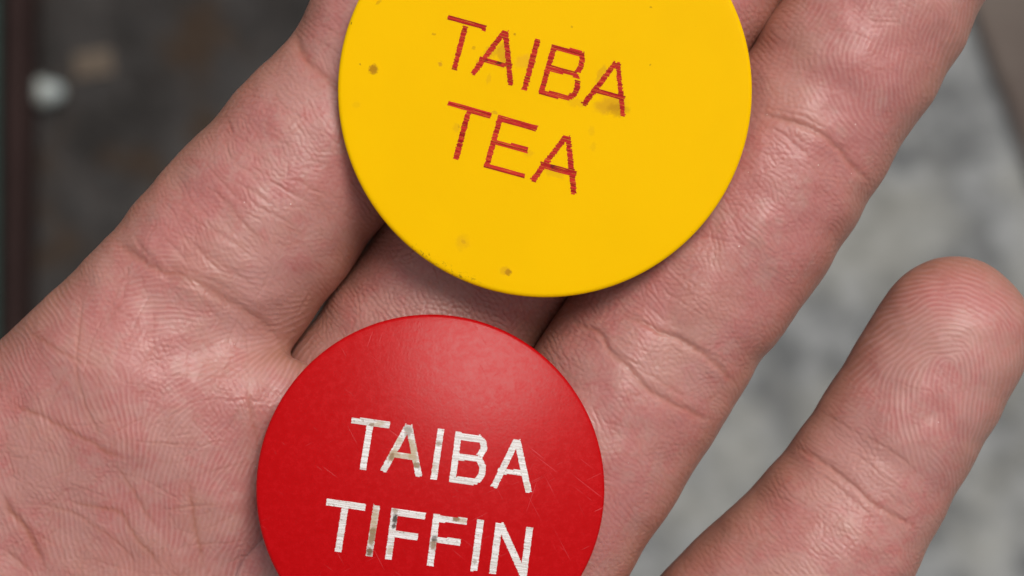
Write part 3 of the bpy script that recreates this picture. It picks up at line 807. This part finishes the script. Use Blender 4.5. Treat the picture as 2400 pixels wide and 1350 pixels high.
# grime caught on the rim at the lower left
sx = m.n('ShaderNodeSeparateXYZ', Vector=c)
ln = m.n('ShaderNodeVectorMath', operation='LENGTH'); mpx = m.n('ShaderNodeVectorMath', operation='MULTIPLY'); m.put(mpx.inputs[0], c); mpx.inputs[1].default_value = (1, 1, 0); m.put(ln.inputs[0], mpx.outputs[0])
rad = ln.outputs['Value']; r_y = tok_geo('yellow')[1]
ang_ = m.math('ARCTAN2', sx.outputs[1], sx.outputs[0])
band = m.math('MULTIPLY', m.ramp(rad, r_y - 1.0, r_y - 0.35), m.math('MULTIPLY', m.ramp(ang_, -2.36, -2.2), m.ramp(ang_, -1.98, -1.85, 1, 0)))
grime = m.math('MULTIPLY', band, m.ramp(m.noise(c, 3.2, 4, 0.7, 0.6), 0.55, 0.62))
col = m.mix(m.math('MULTIPLY', grime, 0.6), col, dk)
rim = m.math('MULTIPLY', m.ramp(rad, r_y - .7, r_y - .2), m.ramp(m.noise(c, 2.6, 4, 0.7), 0.66, 0.72))
col = m.mix(m.math('MULTIPLY', rim, 0.6), col, br)
m.set(Base_Color=col, Roughness=0.38, Subsurface_Weight=0.12, Subsurface_Radius=(1.0, .6, .1), Subsurface_Scale=0.001, Normal=m.bump(fine_n, 0.05, 0.00003))
m.p.inputs['Specular IOR Level'].default_value = 0.025
MAT_YEL = m.mat

m = NT('red_plastic'); c = m.coord()
n = m.noise(c, 0.18, 4, 0.65, 0.5); n2 = m.noise(c, 1.5, 5, 0.75); n3 = m.noise(c, 4.0, 3)
col = m.mix(m.ramp(n2, 0.3, 0.75), (0.415, 0.0006, 0.0016, 1), (0.465, 0.0014, 0.0035, 1))
# long fine scratches: thin bands of stretched noise in a few directions
scr = None
for a_, sc_, th in ((-38, 1.0, .70), (25, 1.3, .72), (-62, 1.1, .72), (70, .9, .73)):
    mp = m.n('ShaderNodeMapping', vector_type='TEXTURE'); m.put(mp.inputs[0], c); mp.inputs['Rotation'].default_value = (0, 0, math.radians(a_)); mp.inputs['Scale'].default_value = (1 / (0.13 * sc_), 1 / (5.0 * sc_), 1)
    s_ = m.ramp(m.noise(mp.outputs[0], 1.0, 2, .5), th, th + .05)
    scr = s_ if scr is None else m.math('MAXIMUM', scr, s_)
scr = m.math('MULTIPLY', scr, m.ramp(n, 0.42, 0.6))
col = m.mix(m.math('MULTIPLY', scr, 0.25), col, (0.72, 0.13, 0.15, 1))
rough = m.math('ADD', m.ramp(n2, 0.3, 0.7, 0.19, 0.31), m.math('MULTIPLY', scr, 0.1))
h = m.math('ADD', m.math('MULTIPLY', n3, 0.5), m.math('MULTIPLY', n2, 0.6))
m.set(Base_Color=col, Roughness=rough, Normal=m.bump(m.math('SUBTRACT', h, m.math('MULTIPLY', scr, .6)), 0.28, 0.00006))
m.p.inputs['Specular IOR Level'].default_value = 0.13
MAT_RED = m.mat

m = NT('red_engraving'); c = m.coord(); t_ = m.attr('tone'); n = m.noise(c, 5.0, 3, .6)
col = m.mix(m.ramp(t_, 0.0, 1.0, smooth=False), (0.30, 0.009, 0.010, 1), (0.56, 0.032, 0.020, 1))
col = m.mix(m.ramp(n, 0.58, 0.72, 0, .4), col, (0.56, 0.07, 0.04, 1))
col = spots(m, c, col, 'yellow', [(1170, 146, 9, 5, 15, .8, (0.05, .012, .012, 1)), (1140, 142, 6, 4, 15, .6, (0.06, .012, .012, 1)), (1195, 155, 5, 4, 15, .5, (0.06, .012, .012, 1)), (1296, 388, 7, 6, 15, .7, (0.05, .012, .012, 1)), (1300, 395, 12, 6, 15, .3, (0.05, .012, .012, 1))], None)
m.set(Base_Color=col, Roughness=0.6, Specular_IOR_Level=0.06)
MAT_RENG = m.mat
m = NT('white_filling'); c = m.coord(); t_ = m.attr('tone'); n = m.noise(c, 4.5, 4, .7); n2 = m.noise(c, 0.55, 3, .6)
col = m.mix(m.ramp(t_, 0, 1, smooth=False), (0.58, 0.54, 0.50, 1), (0.80, 0.775, 0.755, 1))
col = m.mix(m.ramp(n, 0.58, 0.66, 0, .75), col, (0.24, 0.19, 0.14, 1))
gr = (0.21, 0.125, 0.050, 1); lg = (0.42, 0.31, 0.17, 1); bk = (0.05, 0.04, 0.03, 1)
col = spots(m, c, col, 'red', [(958, 1010, 11, 16, 0, .7, (0.22, .18, .13, 1)), (935, 1035, 9, 12, -30, .55, lg), (925, 1068, 16, 20, -25, .8, lg), (918, 1070, 6, 10, -30, .7, gr), (968, 1060, 10, 34, 8, .75, lg), (976, 1090, 8, 8, 0, .8, gr), (955, 1068, 18, 8, 5, .6, lg), (872, 995, 6, 5, 0, .7, gr), (890, 993, 14, 7, 8, .5, lg),
    (876, 1230, 13, 44, -8, .75, lg), (873, 1255, 8, 20, -8, .75, gr), (866, 1292, 9, 10, 0, .9, (0.13, .07, .02, 1)), (926, 1215, 7, 12, -8, .95, bk), (924, 1232, 6, 7, -8, .9, bk), (926, 1196, 8, 8, 0, .6, gr), (914, 1288, 7, 14, -8, .5, lg), (1070, 1217, 9, 8, 0, .9, gr), (1085, 1222, 12, 8, 0, .5, lg), (1016, 1276, 9, 14, -8, .8, gr), (1018, 1262, 8, 8, 0, .7, bk), (1112, 1316, 6, 6, 0, .55, gr), (1028, 1040, 6, 6, 0, .6, gr), (1016, 1095, 8, 14, 0, .35, lg), (1236, 1140, 8, 12, 0, .4, lg)], None)
m.set(Base_Color=col, Roughness=0.6, Specular_IOR_Level=0.15)
MAT_WFIL = m.mat

yellow = build_token('yellow', 'larger bright yellow round plastic token printed TAIBA TEA in red, upper of the two', MAT_YEL, MAT_RENG, YG, 0.42, 0.12, -15.4, 0.145, 0.030, 0.008, 'red engraved')
red = build_token('red', 'smaller red round plastic token printed TAIBA TIFFIN in white, lower of the two', MAT_RED, MAT_WFIL, RG, 0.30, 1.9, -8.2, 0.105, 0.014, 0.0, 'white filled')

# ------------------------------------------------------------------ bits lying on the ground
m = NT('pale_stone'); c = m.coord(); n = m.noise(c, 0.4, 3)
m.set(Base_Color=m.mix(m.ramp(n, .4, .6), (0.23, 0.285, 0.295, 1), (0.38, 0.375, 0.33, 1)), Roughness=0.35)
p = gnd(106, 216, 0.005); bm_v = []; nu, nv = 20, 12
for j in range(nv + 1):
    for i in range(nu):
        th, ph = math.pi * j / nv, 2 * math.pi * i / nu
        k = 1 + .10 * math.sin(3 * ph + 1) * math.sin(th) + .12 * math.cos(2 * ph + .5) * math.sin(th)
        bm_v.append((.0075 * k * math.sin(th) * math.cos(ph), .0069 * k * math.sin(th) * math.sin(ph), .0055 * math.cos(th)))
F_ = [(j * nu + i, (j + 1) * nu + i, (j + 1) * nu + (i + 1) % nu, j * nu + (i + 1) % nu) for j in range(nv) for i in range(nu)]
me = bpy.data.meshes.new('pebble'); me.from_pydata(bm_v, [], F_); me.polygons.foreach_set('use_smooth', [True] * len(F_))
tag(link('pebble', me, m.mat, loc=(p[0], p[1], 0.0052)), 'small pale bluish white pebble on the dark ground at the left', 'pebble')

m = NT('tan_card'); c = m.coord(); n = m.noise(c, 0.5, 3)
m.set(Base_Color=m.mix(n, (0.12, 0.088, 0.062, 1), (0.165, 0.125, 0.09, 1)), Roughness=0.8)
p = gnd(218, 150, 0.003)
card = bpy.data.objects.new('card_scrap', None); scene.collection.objects.link(card); card.location = (p[0], p[1], 0.001); card.rotation_euler = (0, 0, math.radians(9))
card.empty_display_size = 0.01
tag(card, 'tan scrap of corrugated card lying on the dark ground near the pebble', 'card')
def box_me(name, sx, sy, sz):
    V = [(x * sx / 2, y * sy / 2, z * sz) for z in (0, 1) for y in (-1, 1) for x in (-1, 1)]
    F = [(0, 2, 3, 1), (4, 5, 7, 6), (0, 1, 5, 4), (2, 6, 7, 3), (0, 4, 6, 2), (1, 3, 7, 5)]
    me = bpy.data.meshes.new(name); me.from_pydata(V, [], F); me.update(); return me
link('backing', box_me('backing', .017, .0115, .0008), m.mat, card)
rib_me = box_me('rib', .017, .0014, .0016); rib_me.materials.append(m.mat)
for i in range(4):
    o = bpy.data.objects.new('rib', rib_me); scene.collection.objects.link(o); o.parent = card; o.location = (0.0004 * (i % 2), -.0042 + .0028 * i, .0009)
